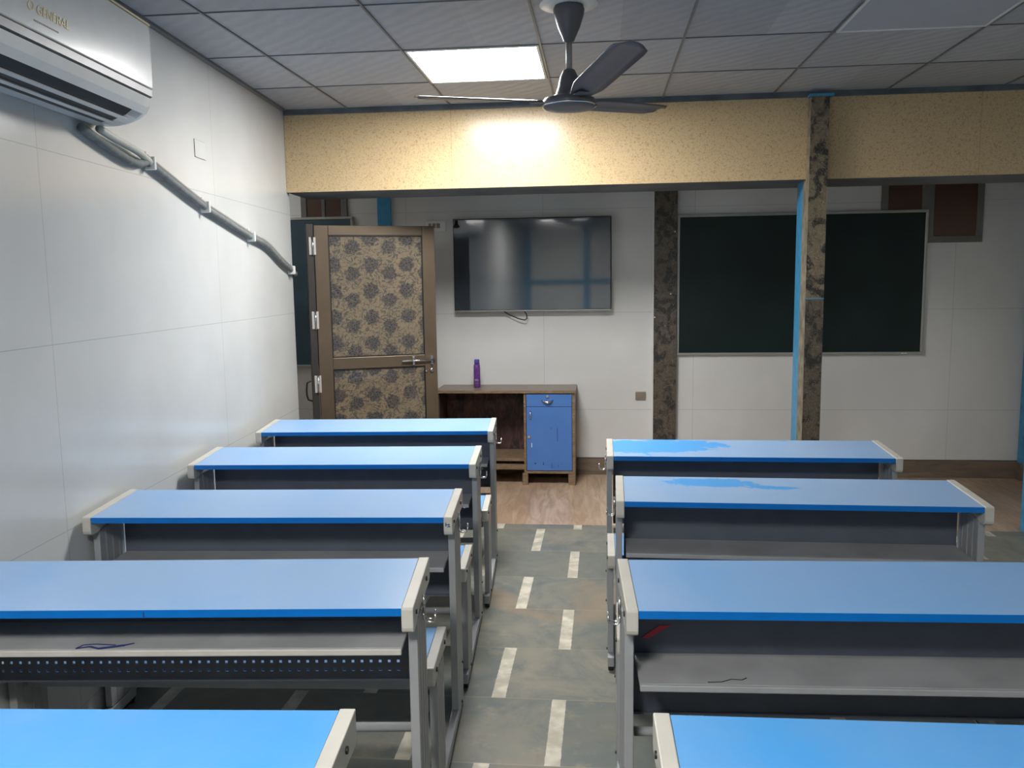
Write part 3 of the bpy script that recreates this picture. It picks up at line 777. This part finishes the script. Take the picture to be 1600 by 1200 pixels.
for key, X, Y, A, HS, dust_and_sheen, patches, label in DESKS:
    t = thing('school_desk', label, 'school desk', (X * DK, Y * DK, 0), A, 'blue school desks with attached benches')
    t.scale = (DK, DK, DK); HS += .1618
    zr, zf = .9118, .8948; hw = WD / 2
    sl_ = (zr - zf) / DD
    tm = top_mat('desk_top_' + key, dust_and_sheen, patches)
    m = MB(); th = .022
    P = [(-hw + .001, -DD + .002), (hw - .001, -DD + .002), (hw - .001, 0), (-hw + .001, 0)]
    zz = lambda y: zr + sl_ * y
    m.poly([(x, y, zz(y) - th) for x, y in P] + [(x, y, zz(y)) for x, y in P], [(0, 3, 2, 1), (4, 5, 6, 7), (0, 1, 5, 4), (1, 2, 6, 5), (2, 3, 7, 6), (3, 0, 4, 7)])
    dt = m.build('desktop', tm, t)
    m = MB(); m.box(-hw + .001, hw - .001, -DD - .001, -DD + .0015, zf - th, zf + .0002); m.build('edge_band', M['edge'], dt)
    for sgn in (-1, 1):
        xa, xb = (hw, hw + CW) if sgn > 0 else (-hw - CW, -hw)
        cp_ = MB().prism_x(capprof(0, -DD, zr, zf, .072, .075), xa, xb).build('end_cap', M['cap'], t, .003)
        xo = xb if sgn > 0 else xa
        for yy, z in ((-.33, .8668), (-.09, .8768)): MB().tube([(xo - sgn * .002, yy, z), (xo + sgn * .004, yy, z)], .008, 10).build('cap_bolt', M['black'], cp_)
        m = MB(); post_geom(m, xo, sgn, -.315, -.12, .07, .826)
        lg = m.build('desk_leg', M['metal'], t, .0025)
        # bag hook on the outer face
        hx = xo + sgn * .006
        m = MB(); m.tube([(hx, -.20, .866), (hx, -.20, .801)], .005, 8)
        for dy in (-.212, -.188):
            m.tube([(hx, dy, .816), (hx, dy, .793), (hx + sgn * .008, dy, .785), (hx + sgn * .03, dy, .786), (hx + sgn * .034, dy, .796), (hx + sgn * .034, -.2 + (dy + .2) * .5, .818)], .0028, 8)
        m.build('bag_hook', M['chrome'], lg, smooth=True)
        # floor sled joining desk and bench
        sx = (xo - .030, xo) if sgn > 0 else (xo, xo + .030)
        m = MB(); m.box(sx[0], sx[1], -.95, -.12, .022, .068); m.build('floor_runner', M['metal'], t, .004)
        for yy in (-.14, -.60, -.93): MB().tube([((sx[0] + sx[1]) / 2, yy, 0), ((sx[0] + sx[1]) / 2, yy, .0115)], .013, 12).build('foot_pad', M['black'], t)
        B(sx[0] + .004, sx[1] - .004, -.945, -.125, .012, .0215).build('black_strip', M['black'], t)  # thin black strip along the underside of the runner
        # bench side
        m = MB(); post_geom(m, xo, sgn, -.90, -.73, .0685, SEAT - .055)
        m.build('bench_leg', M['metal'], t, .0025)
        cp_ = MB().prism_x(capprof(-.64, -.96, SEAT, SEAT - .004, .062, .06), xa, xb).build('bench_cap', M['cap'], t, .003)
        for yy in (-.91, -.70): MB().tube([(xo - sgn * .002, yy, SEAT - .028), (xo + sgn * .004, yy, SEAT - .028)], .008, 10).build('cap_bolt', M['black'], cp_)
        # leg bolts near the floor
        for yy, z in ((-.2, .05), (-.81, .05), (-.15, .2)): MB().tube([(xo - sgn * .001, yy, z), (xo + sgn * .005, yy, z)], .006, 8).build('leg_bolt', M['black'], lg)
    # shelf with front lip and rear dip
    B(-hw + .008, hw - .008, -.34, -.135, HS - .012, HS).build('book_shelf', M['shelf'], t, .004)
    B(-hw + .008, hw - .008, -.352, -.3405, HS - .018, HS + .001).build('shelf_lip', M['cap'] if key == 'L2' else M['metal'], t, .003)
    # modesty panel, perforated in two rows
    m = MB(); ya, yb2 = -.134, -.130
    za = HS - .195; r1, r2_ = (HS - .141, HS - .168) if key == 'L2' else (HS - .05, HS - .08)
    hole = .009; pitch = .0285; nh = int((WD - .06) / pitch)
    m.box(-hw + .002, hw - .002, ya, yb2, r1 + hole, .876); m.box(-hw + .002, hw - .002, ya, yb2, r2_ + hole, r1); m.box(-hw + .002, hw - .002, ya, yb2, za, r2_)
    for rz_ in (r1, r2_):
        x = -hw + .002
        for k in range(nh):
            xh = -hw + .03 + k * pitch
            m.box(x, xh, ya, yb2, rz_, rz_ + hole); x = xh + hole
        m.box(x, hw - .002, ya, yb2, rz_, rz_ + hole)
    m.box(-hw + .002, hw - .002, ya - .012, ya, za, za + .006)
    m.build('modesty_panel', M['panel'], t)
    # cross tube and bench beam
    m = MB(); m.tube([(-hw + .003, -.21, .45), (hw - .003, -.21, .45)], .014, 14); m.build('cross_tube', M['metal'], t, smooth=True)
    B(-hw + .001, hw - .001, -.85, -.81, .43, .475).build('bench_rail', M['metal'], t, .003)
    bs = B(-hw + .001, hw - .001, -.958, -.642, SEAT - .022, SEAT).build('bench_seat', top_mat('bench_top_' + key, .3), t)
    B(-hw + .001, hw - .001, -.9605, -.9582, SEAT - .022, SEAT).build('edge_band', M['edge'], bs)
    if key == 'L2':
        def sep(mm, nm='ink_scribble', mt='ink'): mm.build(nm, M[mt], t)
        m = MB()
        text_free_scribble(m, [(-.255, -.335), (-.245, -.31), (-.21, -.305), (-.15, -.312)], HS + .0004, .003)
        text_free_scribble(m, [(-.255, -.335), (-.22, -.322), (-.19, -.335), (-.13, -.318), (-.10, -.30)], HS + .0004, .004)
        text_free_scribble(m, [(-.19, -.338), (-.15, -.325), (-.12, -.315)], HS + .0012, .006)
        sep(m)
        # pen strokes on the lip at the left
        for x in (-.60, -.565, -.52, -.50, -.475): m = MB(); m.box(x, x + .005, -.3528, -.352, HS - .016, HS - .004); sep(m, 'pen_stroke')
        m = MB(); m.box(-.03, -.026, -DD - .0018, -DD - .001, zf - .02, zf - .004); m.build('scratch', M['ink'], t)
    if key == 'L3':
        for a, b, c_, d_ in ((.006, .024, .867, .870), (.008, .011, .861, .877), (.014, .026, .859, .862), (.02, .0225, .861, .873)): MB().box(hw + a, hw + b, -DD - .0092, -DD - .0078, c_, d_).build('pen_stroke', M['ink'], t)
    if key == 'R2':
        m = MB(); m.poly([(-hw + .03, -.138, .712), (-hw + .055, -.138, .712), (-hw + .12, -.138, .752), (-hw + .085, -.138, .752), (-hw + .03, -.135, .712), (-hw + .055, -.135, .712), (-hw + .12, -.135, .752), (-hw + .085, -.135, .752)],
                         [(0, 1, 2, 3), (4, 7, 6, 5), (0, 4, 5, 1), (1, 5, 6, 2), (2, 6, 7, 3), (3, 7, 4, 0)])
        m.build('red_reflection', M['red'], t)  # thin red piece painted in for a reddish reflection under the desktop
        m = MB(); text_free_scribble(m, [(-.50, -.325), (-.46, -.322), (-.43, -.305), (-.40, -.308), (-.385, -.295)], HS + .0004, .0018)
        m.build('scratch', M['black'], t)
